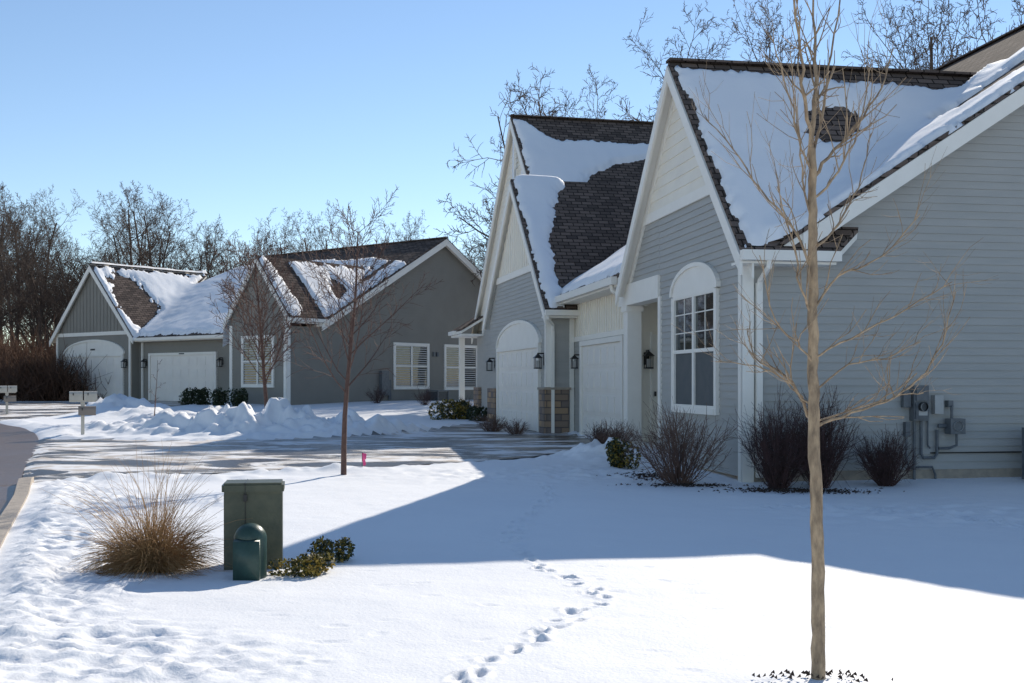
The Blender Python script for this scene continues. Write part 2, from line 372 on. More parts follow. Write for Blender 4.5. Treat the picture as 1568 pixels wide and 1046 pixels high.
def gheight(x, y, fine=True):
    x = np.asarray(x, float); y = np.asarray(y, float)
    z = .22*ss(14, 25, y)+.42*ss(34, 52, y)+.02*ss(20, 60, -x)
    z = z+.05*vn(x, y, .22)*ss(4, 12, np.abs(y))+.016*vn(x, y, .9, 2)
    rd = sdist(x, y, ROAD); dd = pdist(x, y, DRIVE); d3 = pdist(x, y, DRIVE3); off = np.minimum(dd, d3)
    notdr = ss(-.1, .5, off)
    z = z-.13*(1-ss(-.15, .1, rd))
    z = z-.06*(1-ss(-.05, .35, off))*ss(-.2, .1, rd)
    if fine:
        rough = ss(0.15, .45, rd)*(1-ss(.7, 1.9, rd+1.3*vn(x, y, .6, 3)))*notdr
        z = z+rough*(.06*np.abs(vn(x, y, 4, 5))+.045*vn(x, y, 9, 6)+.04*vn(x, y, 19, 8))
        z = z+.06*np.exp(-((rd-.5)/.2)**2)*(.7+vn(x, y, 1.3, 9)*1.2)*notdr
        z = z+.008*vn(x, y, 3, 11)
        ch = np.exp(-((x-4.8)/1.9)**2-((y-13.2)/1.3)**2)+np.exp(-((x-1.4)/1.2)**2-((y-17.8)/1.4)**2)+.7*np.exp(-((x+.5)/2.0)**2-((y-17.6)/.9)**2)
        z = z+ch*(.06*vn(x, y, 5, 12)+.03*vn(x, y, 11, 13))
        edge = np.exp(-((off-.25)/.25)**2)*ss(.1, .5, rd)*(y < 31)
        z = z+edge*(.06*np.abs(vn(x, y, 3, 44))+.04*vn(x, y, 8, 45))
    for (px, py, sx, sy, h) in PILES:
        g = np.exp(-((x-px)/sx)**2-((y-py)/sy)**2)
        lum = 1+(.8*vn(x, y, 1.6, 21)+.9*vn(x, y, 3.7, 22)+.7*vn(x, y, 8, 23) if fine else 0)
        z = z+h*g*lum*ss(-.15, .3, off)
    z = z+.06*np.exp(-(((x-1.48)**2+(y-5.5)**2)/.2))
    if fine:
        def stamp(cx, cy, dx, dy, r1, r2, dep, rng):
            msk = (np.abs(x-cx) < .3) & (np.abs(y-cy) < .3)
            if not msk.any(): return
            an = rng.uniform(-.5, .5); ex = dx*math.cos(an)-dy*math.sin(an); ey = dx*math.sin(an)+dy*math.cos(an)
            xx = x[msk]-cx; yy = y[msk]-cy; a = xx*ex+yy*ey; b = -xx*ey+yy*ex
            q = np.sqrt((a/r1)**2+(b/r2)**2)+.5*vn(x[msk], y[msk], 14, 40)
            z[msk] = z[msk]-dep*(1-ss(.5, 1.3, q))+.3*dep*np.exp(-((q-1.6)/.5)**2)*(1+2*vn(x[msk], y[msk], 20, 41))
            q2 = np.sqrt(((a-r1*1.5)/.07)**2+(b/.018)**2); z[msk] = z[msk]-.28*dep*(1-ss(.4, 1.2, q2))
        rng = random.Random(3); side = 1
        for (ax, ay), (bx, by) in zip(TRAIL[:-1], TRAIL[1:]):
            L = math.hypot(bx-ax, by-ay); n = max(1, round(L/.19)); dx, dy = (bx-ax)/L, (by-ay)/L
            for k in range(n):
                t = (k+rng.uniform(-.1, 1.1))/n; side = -side; o = side*rng.uniform(.0, .075)
                stamp(ax+(bx-ax)*t-dy*o, ay+(by-ay)*t+dx*o, dx, dy, rng.uniform(.045, .08), rng.uniform(.028, .045), rng.uniform(.016, .036), rng)
        # weathered dimples
        for k in range(120):
            py_ = rng.uniform(5.2, 13); px_ = rng.uniform(-.32*py_+.2, .40*py_)
            stamp(px_, py_, 1, rng.uniform(-.3, .3), rng.uniform(.05, .10), rng.uniform(.03, .05), rng.uniform(.002, .006), rng)
        for k in range(60):   # boot trail along the house side
            t = k/60; stamp(3.2+3.2*t+rng.gauss(0, .12), 13.9-4.0*t*t+rng.gauss(0, .15), .7, -.7, .10, .05, rng.uniform(.02, .04), rng)
    return z
def gz(x, y): return float(gheight(np.array([x]), np.array([y]), False)[0])
def ax(parts):
    a = []
    for lo, hi, st in parts: a.append(np.arange(lo, hi, st))
    return np.concatenate(a)
gx = np.concatenate([-np.geomspace(900, 31, 40), ax([(-30, -11, .16), (-11, -7, .08), (-7, -1.2, .04), (-1.2, 1.2, .018), (1.2, 6.6, .05), (6.6, 14, .2)]), np.geomspace(14, 900, 40)])
gy = np.concatenate([-np.geomspace(200, 5, 20), ax([(-4, 4, .4), (4, 5, .05), (5, 12, .022), (12, 16, .05), (16, 31, .07), (31, 60, .18)]), np.geomspace(60, 1500, 40)])
X, Y = np.meshgrid(gx, gy, indexing='ij'); Zg = gheight(X.ravel(), Y.ravel())
nx, ny = len(gx), len(gy)
me = bpy.data.meshes.new('snow_ground')
me.vertices.add(nx*ny); me.vertices.foreach_set('co', np.stack([X.ravel(), Y.ravel(), Zg], 1).ravel())
I, J = np.meshgrid(np.arange(nx-1), np.arange(ny-1), indexing='ij'); a = (I*ny+J).ravel()
q = np.stack([a, a+ny, a+ny+1, a+1], 1).ravel(); nf = len(a)
me.loops.add(nf*4); me.loops.foreach_set('vertex_index', q); me.polygons.add(nf)
me.polygons.foreach_set('loop_start', np.arange(nf)*4); me.polygons.foreach_set('loop_total', np.full(nf, 4))
me.update(calc_edges=True); me.materials.append(M_snow); link('snow_ground', me, None, True)

def sheet(name, xs, ys, keep, zoff, material):
    XX, YY = np.meshgrid(xs, ys, indexing='ij'); zz = gheight(XX.ravel(), YY.ravel(), False)+zoff(XX.ravel(), YY.ravel())
    n2 = len(ys); vs = np.stack([XX.ravel(), YY.ravel(), zz], 1); kp = keep(XX.ravel(), YY.ravel()); fs = []
    for i in range(len(xs)-1):
        for j in range(n2-1):
            a = i*n2+j; f = (a, a+n2, a+n2+1, a+1)
            if all(kp[k] for k in f): fs.append(f)
    me = bpy.data.meshes.new(name); me.from_pydata(vs.tolist(), [], fs); me.materials.append(material); return link(name, me, None, True)
offs = np.linspace(0, -7.6, 12)
pl = []
for (p, q2) in zip(ROAD[:-1], ROAD[1:]):
    n = max(2, int(math.hypot(q2[0]-p[0], q2[1]-p[1])/1.0))
    for k in range(n): pl.append((p[0]+(q2[0]-p[0])*k/n, p[1]+(q2[1]-p[1])*k/n))
for _ in range(3):
    pl = [pl[0]]+[((pl[i-1][0]+2*pl[i][0]+pl[i+1][0])/4, (pl[i-1][1]+2*pl[i][1]+pl[i+1][1])/4) for i in range(1, len(pl)-1)]+[pl[-1]]
vs = []; fs = []; nrm = []
for i, p in enumerate(pl):
    a = pl[max(0, i-1)]; b = pl[min(len(pl)-1, i+1)]; dx, dy = b[0]-a[0], b[1]-a[1]; l = math.hypot(dx, dy); nrm.append((dy/l, -dx/l))
    for o in offs:
        x = p[0]+(-dy/l)*(-o)+.05*(-1); y = p[1]+(dx/l)*(-o)
        vs.append((x, y, gz(x, y)+.045))
for i in range(len(pl)-1):
    for j in range(len(offs)-1):
        a = i*len(offs)+j; fs.append((a, a+len(offs), a+len(offs)+1, a+1))
me = bpy.data.meshes.new('road'); me.from_pydata(vs, [], fs); me.materials.append(M_road); link('road', me)
M_kerb = mat('kerb_concrete', (.50, .43, .35), (.36, .31, .26), 10, .8, .4, 40)
mb = MB([M_kerb])
for i in range(len(pl)-1):
    p, q2 = pl[i], pl[i+1]
    if not (-6 < p[1] < 16.0): continue
    pr = []
    for (c, n_) in ((p, nrm[i]), (q2, nrm[i+1])):
        b0 = gz(c[0]-n_[0]*.5, c[1]-n_[1]*.5)
        pr.append([V for V in (Vector((c[0]-n_[0]*.05, c[1]-n_[1]*.05, b0+.02)), Vector((c[0]-n_[0]*.02, c[1]-n_[1]*.02, b0+.155)), Vector((c[0]+n_[0]*.15, c[1]+n_[1]*.15, b0+.165)), Vector((c[0]+n_[0]*.15, c[1]+n_[1]*.15, b0-.05)))])
    for k in range(3): mb.add([pr[0][k], pr[1][k], pr[1][k+1], pr[0][k+1]], [(0, 1, 2, 3)])
mb.build('kerb')
sheet('driveway', np.arange(-11.4, 3, .2), np.arange(16.2, 36, .2), lambda x, y: pdist(x, y, DRIVE) < .15, lambda x, y: .03+.03*vn(x, y, 1.2, 50), M_drive)
sheet('driveway', np.arange(-25, -12.5, .4), np.arange(36, 59, .4), lambda x, y: pdist(x, y, DRIVE3) < .1, lambda x, y: .02+0*x, M_drive)

# ------------------------------------------------------------------ houses
V3 = Vector
# ---- house 1
F1 = Frame(3.41, 16.7, -.1666, .9863)
h1 = empty('gray_siding_house', F1.o)
OV = -.2; UC = 3.05
gab1 = lambda u: 7.04-1.055*abs(u-UC)
mn1 = lambda v: 3.24+.65*min(v, 20-v)
gar1 = lambda v: 3.7+.65*(v+.15)
mb = MB([M_gray, M_cream, M_white, M_conc])
S1 = Wall(F1(0, 0), F1.s, -F1.d)
FR1 = Wall(F1(0, 0), F1.d, -F1.s)
siding(mb, S1.O, S1.A, S1.N, [(0, .18), (20, .18), (20, 3.04), (10, 9.54), (.85, 3.59), (0, 3.59)], .115, 0)
siding(mb, FR1.O, FR1.A, FR1.N, [(0, .1), (4.2, .1), (4.2, 4.5), (.85, 4.5), (0, 3.6)], .115, 0)
siding(mb, FR1.O, FR1.A, FR1.N, [(4.2, 3.45), (6.24, 3.45), (5.25, 4.5), (4.2, 4.5)], .115, 0)
siding(mb, FR1.O, FR1.A, FR1.N, [(.99, 4.65), (5.11, 4.65), (UC, 6.82)], .2, 1)
FR1.box(mb, .74, 5.36, 0, .045, 4.48, 4.66, 2)
S1.box(mb, 0, 20, -.1, .01, -.3, .18, 3)
mb.box(F1, 7.2, 7.3, .35, 1.7, 0, 3.5, 1); mb.box(F1, 4.2, 7.2, 1.6, 1.7, 0, 3.5, 1); mb.box(F1, 4.1, 4.2, .02, 1.7, 0, 3.5, 0)
mb.box(F1, 4.2, 7.2, .3, 1.6, 3.35, 3.44, 2); mb.box(F1, 4.2, 7.2, .0, 1.6, -.2, .2, 3)
mb.box(F1, 20, 20.1, .3, 19, 0, 3, 0)
G1 = Wall(F1(0, .3), F1.d, -F1.s)
siding(mb, G1.O, G1.A, G1.N, [(7.2, .1), (12.7, .1), (12.7, 2.62), (7.2, 2.62)], .115, 0)
batten(mb, G1.O, G1.A, G1.N, [(7.2, 2.62), (12.7, 2.62), (12.7, 3.75), (7.2, 3.75)], .22, 1)
G1.box(mb, 6.2, 7.2, -.1, 0, 3.04, 3.8, 1)
G1.box(mb, 7.2, 12.7, 0, .04, 2.52, 2.64, 2)
mb.build('walls', h1)
mb = MB([M_white])
FR1.box(mb, -.03, .14, .0, .045, 0, 3.6); S1.box(mb, -.045, .13, .0, .045, 0, 3.6)
FR1.box(mb, 4.06, 4.2, .0, .045, .1, 3.06)
mb.box(F1, 4.15, 6.9, -.06, .24, 3.04, 3.46)
mb.box(F1, 6.32, 6.62, -.03, .26, .1, 3.04); mb.box(F1, 6.28, 6.66, -.07, .30, .1, .3); mb.box(F1, 6.28, 6.66, -.065, .295, 2.92, 3.038)
for (ua, ub) in ((UC, -.42), (UC, 6.52)):
    mb.beam(F1(ua, OV-.01, gab1(ua)-.075), F1(ub, OV-.01, gab1(ub)-.075), .045, .27)
    mb.beam(F1(ua, -.025, gab1(ua)-.19), F1(ub*.97, -.025, gab1(ub*.97)-.19), .03, .22)
mb.beam(F1(-.36, .75, mn1(.75)-.075), F1(-.36, 10, mn1(10)-.075), .045, .27)
mb.beam(F1(-.36, 19.9, mn1(19.9)-.075), F1(-.36, 10, mn1(10)-.075), .045, .27)
mb.beam(F1(-.02, 1.0, mn1(1.0)-.19), F1(-.02, 10, mn1(10)-.19), .03, .16)
mb.box(F1, -.52, -.40, OV-.02, 1.28, 3.24, 3.385); mb.box(F1, -.40, .0, OV, 1.25, 3.20, 3.235)
mb.box(F1, 6.7, 12.9, -.27, -.15, 3.5, 3.66); mb.box(F1, 6.7, 12.9, -.15, .3, 3.46, 3.5)
S1.box(mb, .16, .25, .02, .09, .1, 2.95); mb.tube([F1(-.46, .2, 3.25), F1(-.45, .2, 3.15), F1(-.12, .2, 2.98), F1(-.06, .2, 2.85)], .042)
FR1.box(mb, 6.95, 7.03, -.28, -.2, .1, 3.0); mb.tube([F1(6.98, -.2, 3.52), F1(6.98, -.18, 3.4), F1(6.98, .18, 3.15), F1(6.98, .24, 3.0)], .045)
mb.build('white_trim', h1)
top = MB([M_shin]); so = MB([M_white])
roofslab(top, so, [F1(-.4, OV, gab1(-.4)), F1(UC, OV, gab1(UC)), F1(UC, 6.0, gab1(UC)), F1(-.4, 1.25, gab1(-.4))])
roofslab(top, so, [F1(UC, OV, gab1(UC)), F1(6.52, OV, gab1(6.52)), F1(6.52, 1.0, gab1(6.52)), F1(UC, 6.0, gab1(UC))])
roofslab(top, so, [F1(-.36, .3, mn1(.3)), F1(7.4, .3, mn1(.3)), F1(13, 1.5, mn1(1.5)), F1(20, 1.5, mn1(1.5)), F1(20, 10, mn1(10)), F1(-.36, 10, mn1(10))])
roofslab(top, so, [F1(-.36, 10, mn1(10)), F1(20, 10, mn1(10)), F1(20, 20.4, mn1(20.4)), F1(-.36, 20.4, mn1(20.4))])
roofslab(top, so, [F1(6.25, -.15, gar1(-.15)), F1(13.1, -.15, gar1(-.15)), F1(13.1, 5.5, gar1(5.5)), F1(6.25, 5.0, gar1(5.0))])
top.beam(F1(UC, OV-.01, 7.08), F1(UC, 5.8, 7.08), .24, .04)
top.beam(F1(-.37, 10, mn1(10)+.03), F1(20, 10, mn1(10)+.03), .24, .04)
top.build('shingle_roof', h1); so.build('soffit', h1)
garage_door(G1, 7.72, 11.5, .15, 2.38, h1)
window(FR1, 1.12, 3.22, 1.07, 2.96, h1, 2, 2, 2, .42, False, 'arched_window')
mb = MB([M_white, M_dark]); W = Wall(F1(7.2, 0), F1.s, -F1.d)
W.box(mb, .75, 1.5, 0, .04, .2, 2.5)
for z in (.35, 1.3): W.box(mb, .85, 1.4, .035, .055, z, z+.8)
W.box(mb, .7, .74, 0, .07, .2, 2.55); W.box(mb, .78, .81, .035, .09, 1.2, 1.3, 1); mb.build('entry_door', h1)
lantern(W(.62, 0, 1.98), -F1.d, h1, 1.2); lantern(G1(11.95, 0, 2.02), -F1.s, h1, 1.1)
def z1(u, v):
    g = gab1(u) if v < 6.1 else -9; return smax(g, mn1(v) if v > .2 else -9, .5)
def m1(u, v):
    m = 1.0; g = gab1(u); mm = mn1(v)
    m = min(m, v-OV-.1, u+.4-.06)
    if g > mm: m = min(m, (UC-u)-.17-.05*v)
    else:
        m = min(m, 6.5-v+.5*u*.3)
        m = min(m, (u+.36)-.04)
        if v > 3.4: m = min(m, max(abs(u-1.25-.1*(v-4.2))-.6-.07*(v-4.2)-.2*noise.noise(V3((u*3, v*3, 4))), (4.0-v)*.6))
    e = math.hypot((u-1.85-.3*(v-2.25))/.36, (v-2.25)/.55)-1; m = min(m, e*.4)
    return m
snow_roof(F1, z1, -.4, UC-.04, OV, 9.5, .04, m1, .12, h1)
snow_roof(F1, lambda u, v: smax(gar1(v), (gab1(u) if u < 6.6 else -9), .4), 6.3, 13, -.15, 4.9, .08, lambda u, v: min(v+.1, .5), .13, h1)
mb = MB([M_util, M_dark, M_blind]); k = mb
S1.box(k, 2.60, 2.84, .02, .16, .92, 1.45); S1.box(k, 2.63, 2.81, .16, .18, 1.22, 1.41); S1.box(k, 2.62, 2.82, .16, .185, .95, 1.19)
S1.box(k, 2.66, 2.80, .185, .19, 1.0, 1.07, 2); S1.box(k, 2.56, 2.60, .05, .1, 1.15, 1.3, 1)
S1.box(k, 2.46, 2.58, .02, .11, 1.12, 1.36); S1.box(k, 2.50, 2.57, .02, .10, .68, .9)
k.tube([S1(2.72, .185, 1.13), S1(2.72, .25, 1.13)], .07, 1, 14); k.tube([S1(2.72, .25, 1.13), S1(2.72, .27, 1.13)], .06, 2, 14)
S1.box(k, 2.96, 3.10, .02, .12, 1.02, 1.3, 2); S1.box(k, 3.14, 3.38, .08, .25, .72, .95); k.tube([S1(3.26, .25, .84), S1(3.26, .28, .84)], .075, 2, 14)
k.tube([S1(2.65, .07, .95), S1(2.65, .07, -.05)], .022); k.tube([S1(2.76, .07, .95), S1(2.76, .07, .42), S1(2.80, .07, .36), S1(2.98, .07, .36), S1(3.02, .07, .42), S1(3.02, .07, .78)], .022)
k.tube([S1(2.53, .06, .7), S1(2.53, .06, .30), S1(2.58, .06, .22), S1(2.95, .06, .22), S1(3.0, .06, .1), S1(3.0, .06, -.05)], .017)
k.tube([S1(3.02, .1, .84), S1(3.14, .12, .84)], .03); k.tube([S1(3.22, .14, .95), S1(3.22, .14, 1.12), S1(3.22, .08, 1.15)], .022); k.tube([S1(3.3, .14, .72), S1(3.3, .14, .55), S1(3.2, .1, .5), S1(3.04, .08, .5)], .02)
k.tube([S1(2.88, .05, 1.28), S1(2.88, .05, .55), S1(2.92, .05, .5)], .013); S1.box(k, 2.94, 4.6, .022, .04, .42, .44, 1); S1.box(k, 3.18, 3.26, .03, .12, 1.12, 1.22)
mb.build('electric_meters', h1)

# ---- house 2
F2 = Frame(.899, 29, -.22, .9755)
h2 = empty('gabled_garage_house', F2.o)
g2 = lambda u: 7.29-.99*abs(u-3.6)
t2 = lambda u: 10.06-1.0*abs(u-7.66)
O2 = -.15; T0 = .76
FR2 = Wall(F2(0, 0), F2.d, -F2.s); S2 = Wall(F2(0, 0), F2.s, -F2.d); T2 = Wall(F2(0, .93), F2.d, -F2.s)
mb = MB([M_gray, M_cream, M_white, M_stone])
siding(mb, FR2.O, FR2.A, FR2.N, [(0, .2), (7.2, .2), (7.2, 3.53), (6.2, 4.5), (1.0, 4.5), (0, 3.53)], .115, 0)
batten(mb, FR2.O, FR2.A, FR2.N, [(1.16, 4.65), (6.04, 4.65), (3.6, 7.07)], .25, 1)
FR2.box(mb, .85, 6.35, 0, .045, 4.48, 4.66, 2)
siding(mb, S2.O, S2.A, S2.N, [(0, .2), (.9, .2), (.9, 3.4), (0, 3.4)], .115, 0)
siding(mb, T2.O, T2.A, T2.N, [(1.2, 3.4), (14.1, 3.4), (7.66, 9.86)], .16, 1)
siding(mb, T2.O, T2.A, T2.N, [(7.2, .2), (14.1, .2), (14.1, 3.4), (7.2, 3.4)], .115, 0)
mb.box(F2, 14.1, 14.2, .93, 12, .1, 3.6, 0); mb.box(F2, 7.2, 7.25, 0, .93, .1, 3.4, 0)
for (a, b) in ((-.07, .5), (6.1, 7.25)): mb.box(F2, a, b, -.09, .03, 0, 1.3, 3)
mb.box(F2, -.09, .0, -.09, .55, 0, 1.301, 3); mb.box(F2, 13.3, 14.25, .8, 1.0, 0, 1.3, 3)
mb.build('walls', h2)
mb = MB([M_white, M_conc])
mb.box(F2, -.13, .54, -.13, .03, 1.302, 1.36, 1); mb.box(F2, -.131, -.0, -.131, .6, 1.303, 1.361, 1)
FR2.box(mb, -.03, .12, .0, .045, 1.37, 3.5); S2.box(mb, -.045, .1, .0, .045, 1.37, 3.4); S2.box(mb, .58, .70, .0, .045, .2, 3.4)
for (ua, ub) in ((3.6, -.42), (3.6, 7.6)):
    mb.beam(F2(ua, O2-.01, g2(ua)-.075), F2(ub, O2-.01, g2(ub)-.075), .045, .27)
for (ua, ub) in ((7.66, 1.0), (7.66, 14.4)):
    mb.beam(F2(ua, T0, t2(ua)-.075), F2(ub, T0, t2(ub)-.075), .045, .3)
mb.box(F2, -.52, -.4, O2-.02, .9, 3.17, 3.31); mb.box(F2, -.4, 0, O2, .9, 3.12, 3.165)
S2.box(mb, .08, .16, .05, .12, .2, 2.85); mb.tube([F2(-.45, -.1, 3.18), F2(-.44, -.1, 3.1), F2(-.16, .1, 2.95), F2(-.09, .12, 2.8)], .045)
mb.box(F2, 14.0, 15.3, .0, .12, 3.28, 3.42); mb.box(F2, 13.0, 15.3, .12, 1.2, 3.2, 3.27)
mb.box(F2, 15.0, 15.2, .4, .6, .1, 3.2)
T2.box(mb, 7.3, 7.7, 0, .08, 8.0, 8.3)
mb.build('white_trim', h2)
top = MB([M_shin]); so = MB([M_white])
roofslab(top, so, [F2(-.4, O2, g2(-.4)), F2(3.6, O2, g2(3.6)), F2(3.6, 6.2, g2(3.6)), F2(-.4, 2.5, g2(-.4))])
roofslab(top, so, [F2(3.6, O2, g2(3.6)), F2(7.6, O2, g2(7.6)), F2(7.6, 1.5, g2(7.6)), F2(3.6, 6.2, g2(3.6))])
roofslab(top, so, [F2(1.0, T0, t2(1.0)), F2(7.66, T0, t2(7.66)), F2(7.66, 12, t2(7.66)), F2(1.0, 12, t2(1.0))])
roofslab(top, so, [F2(7.66, T0, t2(7.66)), F2(14.4, T0, t2(14.4)), F2(14.4, 12, t2(14.4)), F2(7.66, 12, t2(7.66))])
roofslab(top, so, [F2(13.0, .1, 3.45), F2(15.4, .1, 3.45), F2(15.4, 1.5, 4.3), F2(13.0, 1.5, 4.3)])
top.beam(F2(7.66, T0-.01, 10.1), F2(7.66, 12, 10.1), .24, .04)
top.build('shingle_roof', h2); so.build('soffit', h2)
garage_door(FR2, .72, 5.7, .2, 2.4, h2, .62)
lantern(FR2(.3, 0, 2.05), -F2.s, h2, 1.25); lantern(FR2(6.5, 0, 2.05), -F2.s, h2, 1.25)
def z2(u, v):
    return smax(g2(u) if v < 6.3 else -9, t2(u) if (v > T0 and u > 1) else -9, .8)
ARC = [(-.4, .4), (.6, .36), (1.6, .5), (3.0, 1.05), (4.2, 1.8), (5.4, 2.7), (5.9, 3.7), (6.2, 5.0), (6.35, 10)]
def m2(u, v):
    m = min(1, v-O2-.08, u+.36)
    if u > 4.3: m = min(m, v-T0-.06)
    top_ = (7.66-u)-.2-.75*min(1, max(0, v-1.1)/.8)
    arc = (interp(u, ARC)-v)*.7
    if t2(u) > g2(u): arc = max(arc, (u-6.25)*.8 if v > 3.7 else arc)
    return min(m, top_, arc)
snow_roof(F2, z2, -.38, 7.6, O2, 9.0, .05, m2, .14, h2)

# ---- house 3
F3 = Frame(-9.2, 46.5, -.788, .616)
h3 = empty('duplex_house', F3.o)
b3 = lambda u: 6.8-1.26*abs(u-1.75)
mn3 = lambda v: 3.12+.55*(v if v < 9.45 else 18.9-v)
gB = lambda u: 7.38-1.0*abs(u-15.6)
O3 = -.15; OB = .72
FR3 = Wall(F3(0, 0), F3.d, -F3.s); S3 = Wall(F3(0, 0), F3.s, -F3.d); G3 = Wall(F3(0, 1.35), F3.d, -F3.s); B3 = Wall(F3(0, .9), F3.d, -F3.s)
mb = MB([M_gray3, M_cream, M_white])
siding(mb, S3.O, S3.A, S3.N, [(0, .3), (18.9, .3), (18.9, 2.92), (9.45, 8.12), (1.6, 3.8), (0, 3.8)], .13, 0)
siding(mb, FR3.O, FR3.A, FR3.N, [(0, .3), (3.6, .3), (3.6, 4.2), (1.75, 6.55), (0, 4.3)], .13, 0)
mb.box(F3, 3.55, 3.6, 0.02, 1.35, .3, 3.6, 0)
siding(mb, G3.O, G3.A, G3.N, [(3.6, .4), (12.4, .4), (12.4, 3.5), (3.6, 3.5)], .13, 0)
siding(mb, B3.O, B3.A, B3.N, [(12.35, .4), (18.85, .4), (18.85, 3.82), (12.35, 3.82)], .13, 0)
batten(mb, B3.O, B3.A, B3.N, [(12.4, 3.98), (18.8, 3.98), (15.6, 7.18)], .3, 0)
B3.box(mb, 12.3, 18.9, 0, .05, 3.8, 3.98, 2); mb.box(F3, 12.3, 12.35, .92, 1.4, .4, 3.6, 0)
mb.build('walls', h3)
mb = MB([M_white])
S3.box(mb, -.05, .15, 0, .05, .4, 3.7); FR3.box(mb, -.03, .15, 0, .05, .4, 3.9); FR3.box(mb, 3.47, 3.64, 0, .05, .4, 3.9)
B3.box(mb, 12.3, 12.45, 0, .05, .4, 3.8); B3.box(mb, 18.75, 18.9, 0, .05, .4, 3.8)
for (ua, ub) in ((1.75, -.36), (1.75, 3.9)): mb.beam(F3(ua, O3-.01, b3(ua)-.07), F3(ub, O3-.01, b3(ub)-.07), .05, .3)
for (ua, ub) in ((15.6, 11.9), (15.6, 19.3)): mb.beam(F3(ua, OB, gB(ua)-.07), F3(ub, OB, gB(ub)-.07), .05, .3)
mb.beam(F3(-.36, 1.6, mn3(1.6)-.07), F3(-.36, 9.45, mn3(9.45)-.07), .05, .3); mb.beam(F3(-.36, 18.9, mn3(18.9)-.07), F3(-.36, 9.45, mn3(9.45)-.07), .05, .3)
mb.box(F3, -.48, -.36, O3-.02, 2.0, 3.98, 4.12); mb.box(F3, -.36, 0, O3, 2.0, 3.92, 3.97)
mb.box(F3, 3.9, 12.0, .78, .9, 3.46, 3.6); mb.box(F3, 3.9, 12.0, .9, 1.35, 3.42, 3.46)
G3.box(mb, 11.9, 12.0, .03, .1, .5, 3.4); mb.box(F3, 4.6, 4.8, .9, 1.1, .5, 3.42)
mb.build('white_trim', h3)
top = MB([M_shin]); so = MB([M_white])
roofslab(top, so, [F3(-.36, O3, b3(-.36)), F3(1.75, O3, b3(1.75)), F3(1.75, 6.8, b3(1.75)), F3(-.36, 2.1, b3(-.36))])
roofslab(top, so, [F3(1.75, O3, b3(1.75)), F3(3.9, O3, b3(3.9)), F3(3.9, 2.1, b3(3.9)), F3(1.75, 6.8, b3(1.75))])
roofslab(top, so, [F3(-.36, 1.6, mn3(1.6)), F3(3.8, .9, mn3(.9)), F3(18.6, .9, mn3(.9)), F3(12.6, 9.45, mn3(9.45)), F3(-.36, 9.45, mn3(9.45))])
roofslab(top, so, [F3(-.36, 9.45, mn3(9.45)), F3(12.6, 9.45, mn3(9.45)), F3(19, 19.2, mn3(19.2)), F3(-.36, 19.2, mn3(19.2))])
roofslab(top, so, [F3(11.9, OB, gB(11.9)), F3(15.6, OB, gB(15.6)), F3(15.6, 7.8, gB(15.6)), F3(11.9, 1.3, gB(11.9))])
roofslab(top, so, [F3(15.6, OB, gB(15.6)), F3(19.3, OB, gB(19.3)), F3(19.3, 6, gB(19.3)), F3(15.6, 7.8, gB(15.6))])
top.beam(F3(-.37, 9.45, 8.35), F3(12.6, 9.45, 8.35), .25, .05); top.beam(F3(15.6, OB-.01, 7.42), F3(15.6, 7.7, 7.42), .25, .05)
top.build('shingle_roof', h3); so.build('soffit', h3)
garage_door(G3, 6.4, 11.3, .5, 2.75, h3); garage_door(B3, 13.0, 17.95, .55, 2.75, h3, .65)
window(FR3, .85, 2.75, 1.36, 3.35, h3, 2, 2, 2, 0, True)
window(S3, 6.3, 8.5, 1.25, 3.2, h3, 2, 2, 2, 0, True); window(S3, 9.75, 12.05, 1.2, 3.2, h3, 2, 2, 2, 0, True)
for w, a in ((G3, 5.9), (G3, 11.7), (B3, 12.65), (B3, 18.3)): lantern(w(a, 0, 2.4), -F3.s, h3, 1.3)
mb = MB([M_util, M_dark]); S3.box(mb, 5.3, 5.75, .02, .2, .9, 2.0); S3.box(mb, 5.85, 6.0, .02, .1, .7, 1.6)
for a in (9.1, 8.85): S3.box(mb, a, a+.12, .02, .1, 2.7, 2.9, 0)
mb.build('utility_boxes', h3)
mb = MB([M_dark]); G3.box(mb, 8.6, 9.0, .106, .115, 2.79, 2.84); B3.box(mb, 15.3, 15.7, .062, .07, 3.07, 3.15); mb.build('house_numbers', h3)
def z3(u, v):
    z = mn3(v) if u > 3.8 else (mn3(v) if v > 1.5 else -9)
    if u < 3.9 and v < 6.9: z = smax(z, b3(u), .5)
    if u > 11.9: z = smax(z, gB(u) if v < 7.9 else -9, .5)
    return z
def m3(u, v):
    m = min(1., u+.3)
    isb = u < 3.9 and v < 6.9 and b3(u) > mn3(v); isg = u > 11.9 and gB(u) > mn3(v)
    if isb:
        if v < O3+.06: return -1
        m = min(m, abs(u-1.75)-.12)
        if u < 1.75: m = min(m, abs(v-.85-.2*(2-u))-.5, (math.hypot((u-.5)/.55, (v-3.6)/.6)-1)*.5)
    elif isg:
        if v < OB+.06: return -1
        if u < 15.6: m = min(m, (15.6-u)-.2, (math.hypot((u-13.5)/1.8, (v-2.1)/1.15)-1)*.6)
    else:
        if u > 3.8 and v < 1.0: return -1
        m = min(m, v-1.08 if u > 3.8 else 1, 7.9-v+1.0*noise.noise(V3((u*.35, v*.35, 0)))-.16*max(0, 6-u))
        if u > 12.6: m = min(m, (18.6-u)*1.42+.9-v-.3)
        m = min(m, (math.hypot((u-3.0)/1.7, (v-6.5)/.4)-1)*.5, (math.hypot((u-6.5)/.9, (v-5.2)/.25)-1)*.4, (math.hypot((u-1)/.35, (v-6.5)/2.2)-1)*.4)
    return m
snow_roof(F3, z3, -.33, 18.4, O3, 9.3, .08, m3, .14, h3, ragged=.18)

